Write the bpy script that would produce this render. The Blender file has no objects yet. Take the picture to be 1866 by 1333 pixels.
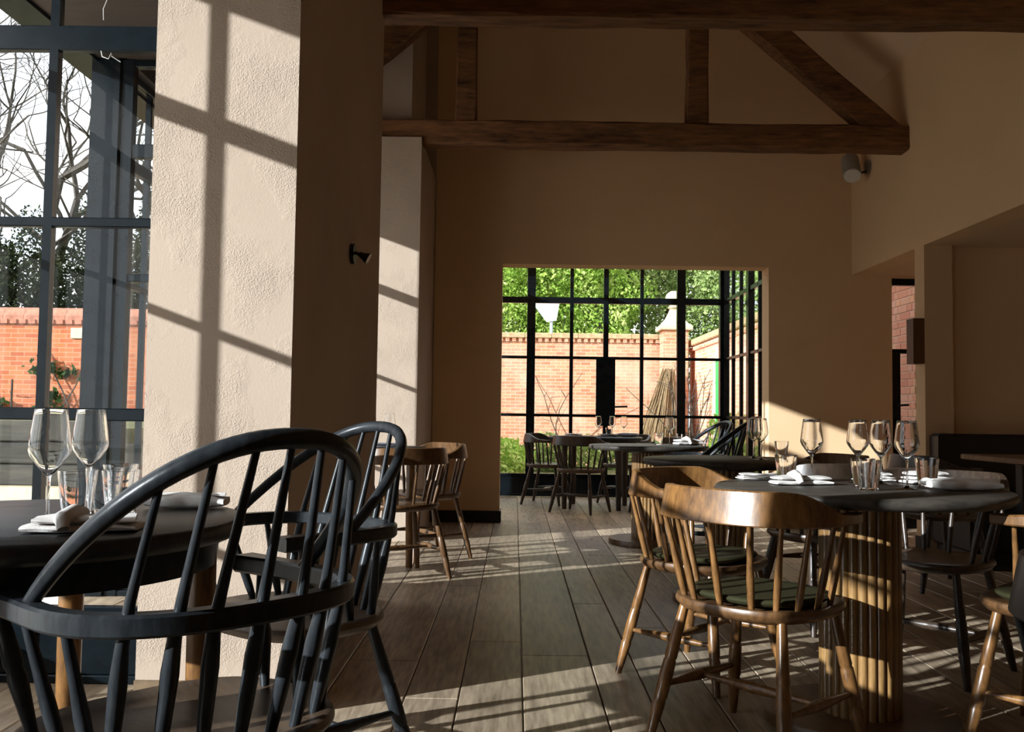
import bpy, math, random
import numpy as np
from mathutils import Vector, Matrix

# ------------------------------------------------------------------ camera, world, sun, exposure
scene = bpy.context.scene
COL = scene.collection
IMW, IMH, FPX = 1866.0, 1333.0, 1700.0
EYE = 0.97
YAW = 7.0 / FPX; PITCH = 88.5 / FPX; ROLL = 0.0137
cam_d = bpy.data.cameras.new('camera'); cam = bpy.data.objects.new('camera', cam_d); COL.objects.link(cam)
cam_d.sensor_fit = 'HORIZONTAL'; cam_d.sensor_width = 36.0; cam_d.lens = 36.0 * FPX / IMW
cam_d.clip_start = 0.05; cam_d.clip_end = 200
_fw = Vector((-math.sin(YAW) * math.cos(PITCH), math.cos(YAW) * math.cos(PITCH), math.sin(PITCH)))
_r = Vector((math.cos(YAW), math.sin(YAW), 0)); _u = _r.cross(_fw)
_r2 = _r * math.cos(ROLL) + _u * math.sin(ROLL); _u2 = -_r * math.sin(ROLL) + _u * math.cos(ROLL)
_m = Matrix((_r2, _u2, -_fw)).transposed().to_4x4(); _m.translation = (0, 0, EYE)
cam.matrix_world = _m
scene.camera = cam

world = bpy.data.worlds.new('sky'); scene.world = world; world.use_nodes = True
wn = world.node_tree; wn.nodes.clear()
w_out = wn.nodes.new('ShaderNodeOutputWorld'); w_bg = wn.nodes.new('ShaderNodeBackground')
w_tc = wn.nodes.new('ShaderNodeTexCoord'); w_map = wn.nodes.new('ShaderNodeMapping'); w_no = wn.nodes.new('ShaderNodeTexNoise')
w_ramp = wn.nodes.new('ShaderNodeValToRGB')
w_map.inputs['Scale'].default_value = (2.0, 2.0, 6.0)
w_no.inputs['Scale'].default_value = 1.6; w_no.inputs['Detail'].default_value = 6; w_no.inputs['Roughness'].default_value = 0.6
w_ramp.color_ramp.elements[0].position = 0.36; w_ramp.color_ramp.elements[0].color = (0.70, 0.78, 0.88, 1)
w_ramp.color_ramp.elements[1].position = 0.62; w_ramp.color_ramp.elements[1].color = (1.0, 0.965, 0.91, 1)
wn.links.new(w_tc.outputs['Generated'], w_map.inputs['Vector']); wn.links.new(w_map.outputs[0], w_no.inputs['Vector'])
wn.links.new(w_no.outputs['Fac'], w_ramp.inputs['Fac']); wn.links.new(w_ramp.outputs['Color'], w_bg.inputs['Color'])
w_bg.inputs['Strength'].default_value = 2.4
wn.links.new(w_bg.outputs[0], w_out.inputs['Surface'])

sun_d = bpy.data.lights.new('sun', 'SUN'); sun = bpy.data.objects.new('sun', sun_d); COL.objects.link(sun)
sun_d.energy = 11.0; sun_d.angle = 0.0093; sun_d.color = (0.92, 0.97, 1.0)
SUN_DIR = Vector((1.606, 1.0, -0.586)).normalized()
sun.rotation_euler = SUN_DIR.to_track_quat('-Z', 'Y').to_euler()
sun.location = (-12, -8, 6)

scene.view_settings.view_transform = 'Standard'; scene.view_settings.look = 'None'
scene.view_settings.gamma = 1.0; scene.view_settings.use_curve_mapping = False
scene.view_settings.exposure = -0.05

rng = random.Random(7)
nrng = np.random.default_rng(7)

# ------------------------------------------------------------------ materials
MATS = {}
def principled(name, rough=0.6, spec=0.5):
    m = bpy.data.materials.new(name); m.use_nodes = True
    nt = m.node_tree; b = nt.nodes['Principled BSDF']
    b.inputs['Roughness'].default_value = rough
    b.inputs['Specular IOR Level'].default_value = spec
    return m, nt, b
def coords(nt, kind='Object', scale=(1, 1, 1)):
    tc = nt.nodes.new('ShaderNodeTexCoord'); mp = nt.nodes.new('ShaderNodeMapping')
    mp.inputs['Scale'].default_value = scale
    nt.links.new(tc.outputs[kind], mp.inputs['Vector'])
    return mp.outputs[0]
def noise(nt, vec, scale, detail=4, rough=0.55):
    n = nt.nodes.new('ShaderNodeTexNoise'); n.inputs['Scale'].default_value = scale
    n.inputs['Detail'].default_value = detail; n.inputs['Roughness'].default_value = rough
    nt.links.new(vec, n.inputs['Vector']); return n.outputs['Fac']
def ramp(nt, fac, stops):
    r = nt.nodes.new('ShaderNodeValToRGB'); e = r.color_ramp.elements
    while len(e) < len(stops): e.new(0.5)
    for i, (p, c) in enumerate(stops): e[i].position = p; e[i].color = (*c, 1)
    nt.links.new(fac, r.inputs['Fac']); return r.outputs['Color']
def bump(nt, b, h, strength, dist=0.01):
    n = nt.nodes.new('ShaderNodeBump'); n.inputs['Strength'].default_value = strength; n.inputs['Distance'].default_value = dist
    nt.links.new(h, n.inputs['Height']); nt.links.new(n.outputs[0], b.inputs['Normal'])
def mathn(nt, op, a, bb):
    n = nt.nodes.new('ShaderNodeMath'); n.operation = op
    for i, v in enumerate((a, bb)):
        if isinstance(v, (int, float)): n.inputs[i].default_value = v
        else: nt.links.new(v, n.inputs[i])
    return n.outputs[0]
def mixc(nt, fac, a, bb, mode='MIX'):
    n = nt.nodes.new('ShaderNodeMix'); n.data_type = 'RGBA'; n.blend_type = mode
    for sock, v in ((n.inputs[0], fac), (n.inputs[6], a), (n.inputs[7], bb)):
        if isinstance(v, (int, float)): sock.default_value = v
        elif isinstance(v, tuple): sock.default_value = (*v, 1)
        else: nt.links.new(v, sock)
    return n.outputs[2]

def plaster(name, c1, c2, rough_tex=True):
    m, nt, b = principled(name, 0.9, 0.2)
    v = coords(nt)
    big = noise(nt, v, 1.3, 5)
    nt.links.new(ramp(nt, big, [(0.3, c1), (0.7, c2)]), b.inputs['Base Color'])
    if rough_tex:
        mask = noise(nt, v, 3.0, 5, 0.6); fine = noise(nt, v, 190, 3, 0.6)
        mk = nt.nodes.new('ShaderNodeMapRange'); mk.inputs[1].default_value = 0.44; mk.inputs[2].default_value = 0.62
        nt.links.new(mask, mk.inputs[0])
        h = mathn(nt, 'MULTIPLY', fine, mathn(nt, 'ADD', mk.outputs[0], 0.15))
        bump(nt, b, h, 0.6, 0.008)
    else:
        bump(nt, b, noise(nt, v, 60, 4), 0.25, 0.004)
    return m
MATS['plaster'] = plaster('plaster', (0.395, 0.31, 0.24), (0.44, 0.352, 0.276))
MATS['plaster_smooth'] = plaster('plaster_smooth', (0.66, 0.452, 0.262), (0.70, 0.485, 0.288), False)

def wood(name, dark, light, scale=(1, 1, 1), rough=0.4, grain=22, rnd=0.0, bumpy=0.15, spec=0.5):
    m, nt, b = principled(name, rough, spec)
    v = coords(nt, 'Object', scale)
    n1 = noise(nt, v, grain, 8, 0.62); n2 = noise(nt, v, grain * 0.16, 3)
    f = mathn(nt, 'ADD', mathn(nt, 'MULTIPLY', n1, 0.65), mathn(nt, 'MULTIPLY', n2, 0.35))
    c = ramp(nt, f, [(0.33, dark), (0.66, light)])
    if rnd:
        oi = nt.nodes.new('ShaderNodeObjectInfo')
        k = nt.nodes.new('ShaderNodeMapRange'); k.inputs[3].default_value = 1 - rnd; k.inputs[4].default_value = 1 + rnd
        nt.links.new(oi.outputs['Random'], k.inputs[0])
        hs = nt.nodes.new('ShaderNodeHueSaturation'); nt.links.new(k.outputs[0], hs.inputs['Value']); nt.links.new(c, hs.inputs['Color'])
        c = hs.outputs[0]
    nt.links.new(c, b.inputs['Base Color'])
    if bumpy: bump(nt, b, n1, bumpy, 0.004)
    return m
MATS['floor'] = wood('floor_oak', (0.135, 0.098, 0.064), (0.50, 0.395, 0.28), (9, 0.9, 9), 0.42, 5.0, 0.28, 0.15, 0.32)
MATS['oak'] = wood('stained_oak', (0.050, 0.022, 0.008), (0.24, 0.115, 0.036), (4, 4, 1.2), 0.30, 14, 0.12, 0.10)
MATS['oak_mid'] = wood('brown_oak', (0.045, 0.021, 0.009), (0.16, 0.080, 0.031), (4, 4, 1.2), 0.34, 14, 0.15, 0.10)
MATS['dark_wood'] = wood('dark_stained_wood', (0.018, 0.012, 0.009), (0.055, 0.036, 0.024), (4, 4, 1.5), 0.36, 14, 0.15, 0.12)
MATS['black_wood'] = wood('ebonised_wood', (0.008, 0.0095, 0.011), (0.027, 0.031, 0.035), (5, 5, 1.5), 0.32, 12, 0, 0.12, 0.2)
MATS['seat_dark'] = wood('dark_seat', (0.035, 0.022, 0.014), (0.105, 0.068, 0.042), (6, 1.2, 4), 0.38, 10, 0.1, 0.12)
MATS['table_top'] = wood('ebonised_table_top', (0.016, 0.014, 0.012), (0.075, 0.064, 0.052), (2, 9, 4), 0.5, 6, 0, 0.5, 0.3)
MATS['black_top'] = wood('black_table_top', (0.009, 0.010, 0.011), (0.034, 0.036, 0.038), (2, 9, 4), 0.42, 6, 0, 0.5, 0.35)
MATS['beam'] = wood('old_beam', (0.045, 0.021, 0.011), (0.25, 0.115, 0.048), (0.8, 5, 5), 0.75, 7, 0.1, 0.8, 0.25)
MATS['reed'] = wood('reeded_oak', (0.085, 0.042, 0.014), (0.34, 0.195, 0.070), (6, 6, 0.8), 0.32, 10, 0.15, 0.1)
MATS['box_wood'] = wood('walnut_box', (0.07, 0.028, 0.011), (0.18, 0.075, 0.028), (5, 5, 1), 0.45, 9)
MATS['base_wood'] = wood('skirting_wood', (0.10, 0.065, 0.035), (0.20, 0.135, 0.075), (2, 2, 6), 0.5, 8)
MATS['sleeper'] = wood('weathered_sleeper', (0.010, 0.010, 0.007), (0.045, 0.040, 0.028), (1, 4, 8), 0.85, 5, 0.3, 0.6)
MATS['bark'] = wood('bark', (0.022, 0.018, 0.014), (0.085, 0.070, 0.050), (5, 5, 2), 0.9, 6, 0.2, 0.5)
MATS['twig'] = wood('dry_twig', (0.085, 0.052, 0.022), (0.27, 0.18, 0.085), (5, 5, 1), 0.8, 6, 0.2, 0)
MATS['ceiling'] = plaster('ceiling_plaster', (0.62, 0.44, 0.285), (0.66, 0.47, 0.305), False)

def simple(name, col, rough=0.5, metal=0.0, spec=0.5, noise_amt=0.0):
    m, nt, b = principled(name, rough, spec)
    b.inputs['Metallic'].default_value = metal
    if noise_amt:
        f = noise(nt, coords(nt), 12, 4)
        nt.links.new(ramp(nt, f, [(0.3, tuple(c * (1 - noise_amt) for c in col)), (0.7, tuple(min(1, c * (1 + noise_amt)) for c in col))]), b.inputs['Base Color'])
    else: b.inputs['Base Color'].default_value = (*col, 1)
    return m
MATS['steel'] = simple('painted_steel', (0.0042, 0.0072, 0.0095), 0.24, 0, 0.22, 0.25)
MATS['black_metal'] = simple('black_metal', (0.012, 0.012, 0.012), 0.4)
MATS['grey_metal'] = simple('grey_lamp_metal', (0.30, 0.27, 0.23), 0.45, 0, 0.5, 0.1)
MATS['lamp_glass'] = simple('frosted_lens', (0.62, 0.60, 0.54), 0.35)
MATS['base_black'] = simple('black_skirting', (0.014, 0.012, 0.011), 0.5, 0, 0.4, 0.2)
MATS['leather'] = simple('dark_leather', (0.012, 0.010, 0.010), 0.45, 0, 0.4, 0.2)
MATS['paving'] = simple('pale_paving', (0.80, 0.72, 0.62), 0.85, 0, 0.3, 0.12)
MATS['paving_red'] = simple('terracotta_paving', (0.58, 0.34, 0.23), 0.85, 0, 0.3, 0.25)
MATS['stone'] = simple('pale_stone', (0.52, 0.45, 0.30), 0.85, 0, 0.3, 0.15)
MATS['coping'] = simple('sandstone_coping', (0.46, 0.30, 0.17), 0.9, 0, 0.2, 0.3)
MATS['coping_red'] = simple('red_coping', (0.36, 0.155, 0.10), 0.85, 0, 0.3, 0.25)
MATS['mortar'] = simple('lime_mortar', (0.88, 0.78, 0.70), 0.95, 0, 0.1, 0.1)
MATS['grass'] = simple('lawn', (0.13, 0.135, 0.06), 0.9, 0, 0.2, 0.4)
MATS['green_paint'] = simple('green_door_paint', (0.02, 0.30, 0.075), 0.45)
MATS['white_panel'] = simple('white_panel', (0.46, 0.49, 0.54), 0.5)
MATS['pale_blue_metal'] = simple('galvanised_pole', (0.45, 0.55, 0.58), 0.5)
MATS['cream_paint'] = simple('cream_paint', (0.75, 0.65, 0.48), 0.6)
MATS['white_wire'] = simple('white_wire', (0.5, 0.5, 0.48), 0.4)
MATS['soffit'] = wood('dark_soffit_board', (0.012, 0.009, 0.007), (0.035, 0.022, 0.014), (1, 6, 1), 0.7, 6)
MATS['cutlery'] = simple('cutlery_steel', (0.75, 0.75, 0.73), 0.25, 1.0)

def fabric(name, c, grain=160):
    m, nt, b = principled(name, 0.95, 0.15)
    v = coords(nt); f = noise(nt, v, grain, 3); g = noise(nt, v, 14, 3)
    nt.links.new(ramp(nt, g, [(0.3, tuple(x * 0.86 for x in c)), (0.7, c)]), b.inputs['Base Color'])
    bump(nt, b, f, 0.35, 0.002)
    return m
MATS['linen'] = fabric('white_linen', (0.66, 0.63, 0.60))
MATS['grey_linen'] = fabric('grey_linen', (0.20, 0.20, 0.22))
MATS['green_pad'] = fabric('olive_pad', (0.030, 0.029, 0.013), 90)
MATS['green_pad'].node_tree.nodes['Principled BSDF'].inputs['Roughness'].default_value = 0.5

def glass_mat(name, tint, refl, edge_dark):
    m = bpy.data.materials.new(name); m.use_nodes = True; nt = m.node_tree; nt.nodes.clear()
    out = nt.nodes.new('ShaderNodeOutputMaterial'); tr = nt.nodes.new('ShaderNodeBsdfTransparent'); gl = nt.nodes.new('ShaderNodeBsdfGlossy')
    mx = nt.nodes.new('ShaderNodeMixShader'); gl.inputs['Roughness'].default_value = 0.0 if refl < 0.05 else 0.03
    lw = nt.nodes.new('ShaderNodeLayerWeight'); lw.inputs['Blend'].default_value = 0.5
    f = lw.outputs['Facing']
    nt.links.new(mixc(nt, mathn(nt, 'POWER', f, 4.0 if refl < 0.03 else 2.4), tint, edge_dark), tr.inputs['Color'])
    sch = mathn(nt, 'ADD', mathn(nt, 'MULTIPLY', mathn(nt, 'POWER', f, 5.0), 0.85), refl)
    nt.links.new(sch, mx.inputs[0]); nt.links.new(tr.outputs[0], mx.inputs[1]); nt.links.new(gl.outputs[0], mx.inputs[2])
    nt.links.new(mx.outputs[0], out.inputs['Surface'])
    return m
MATS['pane'] = glass_mat('window_glass', (0.985, 0.99, 0.99), 0.012, (0.90, 0.93, 0.93))
_m, _nt, _b = principled('drinking_glass', 0.0, 0.5)
_b.inputs['Transmission Weight'].default_value = 1.0; _b.inputs['IOR'].default_value = 1.47; _b.inputs['Base Color'].default_value = (0.98, 0.985, 0.985, 1)
MATS['glass'] = _m

def brick_mat(name, axes, c1, c2, mortar, bw=0.225, bh=0.075, wear=0.5):
    m, nt, b = principled(name, 0.9, 0.2)
    tc = nt.nodes.new('ShaderNodeTexCoord'); sp = nt.nodes.new('ShaderNodeSeparateXYZ'); cb = nt.nodes.new('ShaderNodeCombineXYZ')
    nt.links.new(tc.outputs['Object'], sp.inputs[0])
    nt.links.new(sp.outputs[axes[0]], cb.inputs[0]); nt.links.new(sp.outputs[axes[1]], cb.inputs[1])
    br = nt.nodes.new('ShaderNodeTexBrick'); nt.links.new(cb.outputs[0], br.inputs['Vector'])
    br.inputs['Scale'].default_value = 1.0; br.inputs['Brick Width'].default_value = bw; br.inputs['Row Height'].default_value = bh
    br.inputs['Mortar Size'].default_value = 0.006; br.inputs['Mortar Smooth'].default_value = 0.3; br.inputs['Bias'].default_value = 0.0
    br.inputs['Color1'].default_value = (*c1, 1); br.inputs['Color2'].default_value = (*c2, 1); br.inputs['Mortar'].default_value = (*mortar, 1)
    st = noise(nt, cb.outputs[0], 0.8, 6, 0.65)
    mk = nt.nodes.new('ShaderNodeMapRange'); mk.inputs[1].default_value = 0.45; mk.inputs[2].default_value = 0.75; mk.inputs[4].default_value = wear
    nt.links.new(st, mk.inputs[0])
    c = mixc(nt, mk.outputs[0], br.outputs['Color'], mortar)
    nt.links.new(c, b.inputs['Base Color'])
    bump(nt, b, br.outputs['Fac'], -0.4, 0.01)
    return m
MATS['brick_x'] = brick_mat('brick_facing', (0, 2), (0.44, 0.165, 0.09), (0.60, 0.28, 0.155), (0.60, 0.43, 0.32), wear=0.85)
MATS['brick_y'] = brick_mat('brick_side', (1, 2), (0.60, 0.23, 0.13), (0.76, 0.37, 0.22), (0.78, 0.62, 0.50))
MATS['brick_left'] = brick_mat('brick_old', (0, 2), (0.32, 0.085, 0.036), (0.47, 0.155, 0.065), (0.42, 0.24, 0.155), wear=0.4)
def brick_one():
    m, nt, b = principled('brick_piece', 0.9, 0.2)
    oi = nt.nodes.new('ShaderNodeObjectInfo')
    c = ramp(nt, oi.outputs['Random'], [(0.0, (0.70, 0.27, 0.19)), (0.35, (0.80, 0.36, 0.24)), (0.7, (0.78, 0.44, 0.35)), (1.0, (0.84, 0.46, 0.28))])
    f = noise(nt, coords(nt), 22, 4)
    nt.links.new(mixc(nt, mathn(nt, 'MULTIPLY', f, 0.35), c, (0.78, 0.60, 0.52)), b.inputs['Base Color'])
    bump(nt, b, f, 0.4, 0.006)
    return m
MATS['brick_one'] = brick_one()

def leaf_mat(name, stops, trans=0.35, sc=2.2):
    m = bpy.data.materials.new(name); m.use_nodes = True; nt = m.node_tree; nt.nodes.clear()
    out = nt.nodes.new('ShaderNodeOutputMaterial'); d = nt.nodes.new('ShaderNodeBsdfDiffuse'); t = nt.nodes.new('ShaderNodeBsdfTranslucent')
    mx = nt.nodes.new('ShaderNodeMixShader'); mx.inputs[0].default_value = trans
    v = coords(nt); f = noise(nt, v, sc, 5, 0.7)
    c = ramp(nt, f, stops)
    for s in (d, t): nt.links.new(c, s.inputs['Color']); nt.links.new(s.outputs[0], mx.inputs[1 if s is d else 2])
    nt.links.new(mx.outputs[0], out.inputs['Surface'])
    return m
MATS['leaf_bright'] = leaf_mat('bright_leaves', [(0.30, (0.10, 0.21, 0.03)), (0.48, (0.36, 0.55, 0.10)), (0.68, (0.75, 0.82, 0.34))])
MATS['leaf_mid'] = leaf_mat('mid_leaves', [(0.3, (0.08, 0.14, 0.04)), (0.5, (0.28, 0.38, 0.12)), (0.70, (0.58, 0.64, 0.32))])
MATS['leaf_dark'] = leaf_mat('evergreen_leaves', [(0.3, (0.010, 0.018, 0.008)), (0.55, (0.035, 0.045, 0.022)), (0.75, (0.10, 0.11, 0.06))], 0.2)
MATS['leaf_ivy'] = leaf_mat('ivy_leaves', [(0.3, (0.015, 0.04, 0.012)), (0.7, (0.06, 0.11, 0.035))], 0.2)

# ------------------------------------------------------------------ mesh helpers
class MB:
    def __init__(s): s.v = []; s.f = []; s.sm = []; s.sharp = 46
    def add(s, vs, fs, smooth=False):
        o = len(s.v); s.v += [tuple(p) for p in vs]; s.f += [tuple(i + o for i in f) for f in fs]; s.sm += [smooth] * len(fs); return s
    def box(s, a, b, ch=0.0):
        x0, y0, z0 = a; x1, y1, z1 = b
        if ch <= 0:
            vs = [(x0, y0, z0), (x1, y0, z0), (x1, y1, z0), (x0, y1, z0), (x0, y0, z1), (x1, y0, z1), (x1, y1, z1), (x0, y1, z1)]
            return s.add(vs, [(0, 3, 2, 1), (4, 5, 6, 7), (0, 1, 5, 4), (1, 2, 6, 5), (2, 3, 7, 6), (3, 0, 4, 7)])
        c = ch; vs = []
        for z, i in ((z0, c), (z0 + c, 0), (z1 - c, 0), (z1, c)):
            vs += [(x0 + i + (c if not i else 0) * 0, y0 + i, z), (x1 - i, y0 + i, z), (x1 - i, y1 - i, z), (x0 + i, y1 - i, z)]
        fs = [(3, 2, 1, 0), (12, 13, 14, 15)]
        for k in range(3):
            for j in range(4):
                a_, b_ = k * 4 + j, k * 4 + (j + 1) % 4
                fs.append((a_, b_, b_ + 4, a_ + 4))
        return s.add(vs, fs)
    def tube(s, pts, rads, n=8, cap=True, smooth=True, sq=None):
        pts = [Vector(p) for p in pts]; m = len(pts)
        if isinstance(rads, (int, float)): rads = [rads] * m
        vs = []; ref = None
        for i in range(m):
            t = (pts[min(i + 1, m - 1)] - pts[max(i - 1, 0)]).normalized()
            if ref is None:
                ref = Vector((0, 0, 1)) if abs(t.z) < 0.9 else Vector((1, 0, 0))
            a = ref - t * ref.dot(t); a.normalize(); b = t.cross(a); ref = a
            for k in range(n):
                an = 2 * math.pi * k / n; vs.append(pts[i] + (a * math.cos(an) + b * math.sin(an)) * rads[i])
        fs = []
        for i in range(m - 1):
            for k in range(n):
                fs.append((i * n + k, i * n + (k + 1) % n, (i + 1) * n + (k + 1) % n, (i + 1) * n + k))
        s.add(vs, fs, smooth)
        if cap:
            o = len(s.v) - m * n
            s.f += [tuple(o + k for k in reversed(range(n))), tuple(o + (m - 1) * n + k for k in range(n))]; s.sm += [False, False]
        return s
    def lathe(s, prof, n=24, c=(0, 0, 0), closed=False, smooth=True):
        vs = []; m = len(prof)
        for r, z in prof:
            for k in range(n):
                a = 2 * math.pi * k / n; vs.append((c[0] + r * math.cos(a), c[1] + r * math.sin(a), c[2] + z))
        fs = []
        rngm = m if closed else m - 1
        for i in range(rngm):
            j = (i + 1) % m
            for k in range(n):
                fs.append((i * n + k, i * n + (k + 1) % n, j * n + (k + 1) % n, j * n + k))
        s.add(vs, fs, smooth)
        if not closed:
            o = len(s.v) - m * n
            if prof[0][0] > 1e-6: s.f.append(tuple(o + k for k in reversed(range(n)))); s.sm.append(False)
            if prof[-1][0] > 1e-6: s.f.append(tuple(o + (m - 1) * n + k for k in range(n))); s.sm.append(False)
        return s
    def prism(s, poly, z0, z1):
        n = len(poly); vs = [(x, y, z0) for x, y in poly] + [(x, y, z1) for x, y in poly]
        return s.add(vs, [tuple(reversed(range(n))), tuple(range(n, 2 * n))] + [(i, (i + 1) % n, n + (i + 1) % n, n + i) for i in range(n)])
    def loft(s, rings, smooth=True, cap=True):
        n = len(rings[0]); o = len(s.v); vs = [p for r in rings for p in r]; fs = []
        for i in range(len(rings) - 1):
            for k in range(n): fs.append((i * n + k, i * n + (k + 1) % n, (i + 1) * n + (k + 1) % n, (i + 1) * n + k))
        s.add(vs, fs, smooth)
        if cap:
            s.f += [tuple(o + k for k in reversed(range(n))), tuple(o + (len(rings) - 1) * n + k for k in range(n))]; s.sm += [False, False]
        return s
    def mesh(s, name):
        me = bpy.data.meshes.new(name); me.from_pydata(s.v, [], s.f)
        me.polygons.foreach_set('use_smooth', s.sm); me.update()
        if any(s.sm): me.set_sharp_from_angle(angle=math.radians(s.sharp))
        return me
def link(name, data, mat=None, parent=None, loc=None, rotz=None):
    o = bpy.data.objects.new(name, data); COL.objects.link(o)
    if mat is not None and data is not None:
        if not data.materials: data.materials.append(MATS[mat])
    if parent is not None: o.parent = parent
    if loc is not None: o.location = loc
    if rotz is not None: o.rotation_euler = (0, 0, rotz)
    return o
def build(mb, name, mat, parent=None, loc=None, rotz=None): return link(name, mb.mesh(name), mat, parent, loc, rotz)
def tag(o, label, cat, group=None, kind=None):
    o['label'] = label; o['category'] = cat
    if group: o['group'] = group
    if kind: o['kind'] = kind
    return o
def thing(name, label, cat, loc=(0, 0, 0), rotz=0.0, group=None):
    return tag(link(name, None, None, None, loc, rotz), label, cat, group)
def struct(mb, name, mat, label=None, cat=None, parent=None):
    o = build(mb, name, mat, parent)
    if parent is None:
        o['kind'] = 'structure'
        if label: o['label'] = label
        if cat: o['category'] = cat
    return o
def copy_tree(o, parent=None):
    c = o.copy(); COL.objects.link(c); c.parent = parent
    for ch in list(o.children): copy_tree(ch, c)
    return c
def quads_mesh(name, centers, size, flat=0.0):
    n = len(centers); c = np.asarray(centers, float)
    a = nrng.normal(size=(n, 3)); a /= np.linalg.norm(a, axis=1)[:, None]
    b = nrng.normal(size=(n, 3)); b -= (b * a).sum(1)[:, None] * a; b /= np.linalg.norm(b, axis=1)[:, None]
    s = (size * (0.6 + 0.8 * nrng.random(n)))[:, None]
    v = np.empty((n, 4, 3)); v[:, 0] = c - a * s; v[:, 1] = c + b * s * 0.5; v[:, 2] = c + a * s; v[:, 3] = c - b * s * 0.5
    me = bpy.data.meshes.new(name); me.vertices.add(n * 4); me.vertices.foreach_set('co', v.ravel())
    me.loops.add(n * 4); me.loops.foreach_set('vertex_index', np.arange(n * 4, dtype=np.int32))
    me.polygons.add(n); me.polygons.foreach_set('loop_start', np.arange(n, dtype=np.int32) * 4); me.polygons.foreach_set('loop_total', np.full(n, 4, np.int32))
    me.update(); me.validate(); return me
def lerp(a, b, t): return a + (b - a) * t

# ------------------------------------------------------------------ dimensions
XL = -2.17            # left glazing plane
YW1, YN2 = 3.36, 4.92  # porch glazing, near and far
P1 = (-1.205, 3.03, -0.73, 4.90)
P2Y, FWY, FWT = 7.15, 8.44, 0.23
XR = 3.045
FARY = 11.25
LINT = 2.28
ZB = (0.27, 0.955, 1.655, 2.33); ZTOP = 2.84

# ------------------------------------------------------------------ floor
fl = MB().box((-2.3, -3.5, -0.12), (5.4, FARY + 0.1, -0.02)); floor = struct(fl, 'floor', 'floor', 'dark oak plank floor of the dining room', 'floor')
edges = [-2.22, -1.98, -1.75, -1.53, -1.31, -1.09, -0.87, -0.64, -0.366, -0.181, 0.039, 0.31, 0.479, 0.705, 0.93]
x = 0.93
while x < 5.3:
    x += rng.choice((0.17, 0.225, 0.225, 0.27)); edges.append(min(x, 5.38))
for i in range(len(edges) - 1):
    a, b = edges[i], edges[i + 1]
    if b - a < 0.03: continue
    y = -0.6 + rng.uniform(-1.2, 0.0)
    fixed = {7: [3.72], 10: [3.83], 9: [4.05]}.get(i, [])
    if a > 3.0: ys = [-0.6, 1.9, 4.3, 6.7, 8.9]
    else:
        ys = [-0.6]; y = -0.6 + rng.uniform(0.6, 2.2)
        if fixed: y = fixed[0] - 2.3
        while y < FARY - 0.4: ys.append(y); y += rng.uniform(1.7, 2.6) if not fixed else 2.3
        ys.append(FARY - 0.04)
    for k in range(len(ys) - 1):
        build(MB().box((a + 0.0022, ys[k] + 0.001, -0.02), (b - 0.0022, ys[k + 1] - 0.001, 0.0), 0.003), 'floor_plank', 'floor', floor)

# ------------------------------------------------------------------ walls and roof
def wallbox(name, boxes, mat='plaster', label=None, parent=None, ch=0):
    m = MB()
    for a, b in boxes: m.box(a, b, ch)
    return struct(m, name, mat, label, 'wall', parent)
OX0, OX1, OZ = -0.132, 2.289, 2.342
wallbox('wall_far', [((-0.75, FWY, 0), (OX0, FWY + FWT, 6.2)), ((OX1, FWY, 0), (3.405, FWY + FWT, LINT)),
                     ((OX0, FWY, OZ), (OX1, FWY + FWT, 6.2)), ((OX1, FWY, LINT), (XR, FWY + FWT, 6.2)),
                     ((3.405, FWY, 2.26), (4.2, FWY + FWT, 2.5)), ((4.05, FWY, 0), (4.2, FWY + FWT, 2.26))], 'plaster_smooth', 'plastered end wall with a wide square opening')
wallbox('wall_pier', [((P1[0], P1[1], 0), (P1[2], P1[3], 5.0))], 'plaster', 'thick rough plastered pier beside the nearest window')
wallbox('wall_left', [((-2.25, P2Y, 0), (-0.755, FWY + FWT, 3.115)), ((-2.25, P2Y + 0.2, 3.115), (-0.86, FWY, 5.0)), ((-2.25, FWY, 3.115), (-0.75, FWY + FWT, 5.1))], 'plaster', 'sunlit plaster pier at the far end of the glazed side')
wallbox('wall_right', [((XR, -3.5, LINT), (XR + 0.2, FWY, 4.2)), ((XR, -3.5, 0), (XR + 0.2, 1.2, LINT))], 'plaster_smooth', 'plain plaster side wall above the alcove opening')
wallbox('wall_alcove', [((XR, 6.945, 0), (XR + 0.21, 7.11, LINT)), ((XR + 0.21, 7.0, 0), (5.4, 7.11, LINT)), ((5.2, 1.0, 0), (5.4, 7.0, LINT)), ((XR + 0.2, 1.0, 0), (5.2, 1.2, LINT)), ((4.2, 7.11, 0), (4.35, FWY, LINT))], 'plaster_smooth', 'shaded back wall of the seating alcove')
wallbox('wall_back', [((-2.3, -3.7, 0), (5.4, -3.5, 6.3))], 'plaster_smooth')
struct(MB().box((XR + 0.2, 1.0, LINT), (5.4, 7.11, LINT + 0.1)).box((XR + 0.2, 7.11, LINT), (4.35, FWY, LINT + 0.1)), 'ceiling_alcove', 'ceiling')
# pitched roof: plastered slopes
RX, RZ = 0.52, 6.0; SL = 0.86
def slope(x): return RZ - abs(x - RX) * SL
rf = MB()
for xa in (-2.32, XR + 0.2):
    za = slope(xa); y0, y1 = -3.7, FWY + FWT
    rf.add([(xa, y0, za), (RX, y0, RZ), (RX, y1, RZ), (xa, y1, za), (xa, y0, za + 0.2), (RX, y0, RZ + 0.2), (RX, y1, RZ + 0.2), (xa, y1, za + 0.2)],
           [(0, 1, 2, 3), (4, 7, 6, 5), (0, 4, 5, 1), (3, 2, 6, 7), (0, 3, 7, 4), (1, 5, 6, 2)])
struct(rf, 'ceiling', 'ceiling', 'sloping plastered ceiling above the trusses', 'ceiling')
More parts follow.
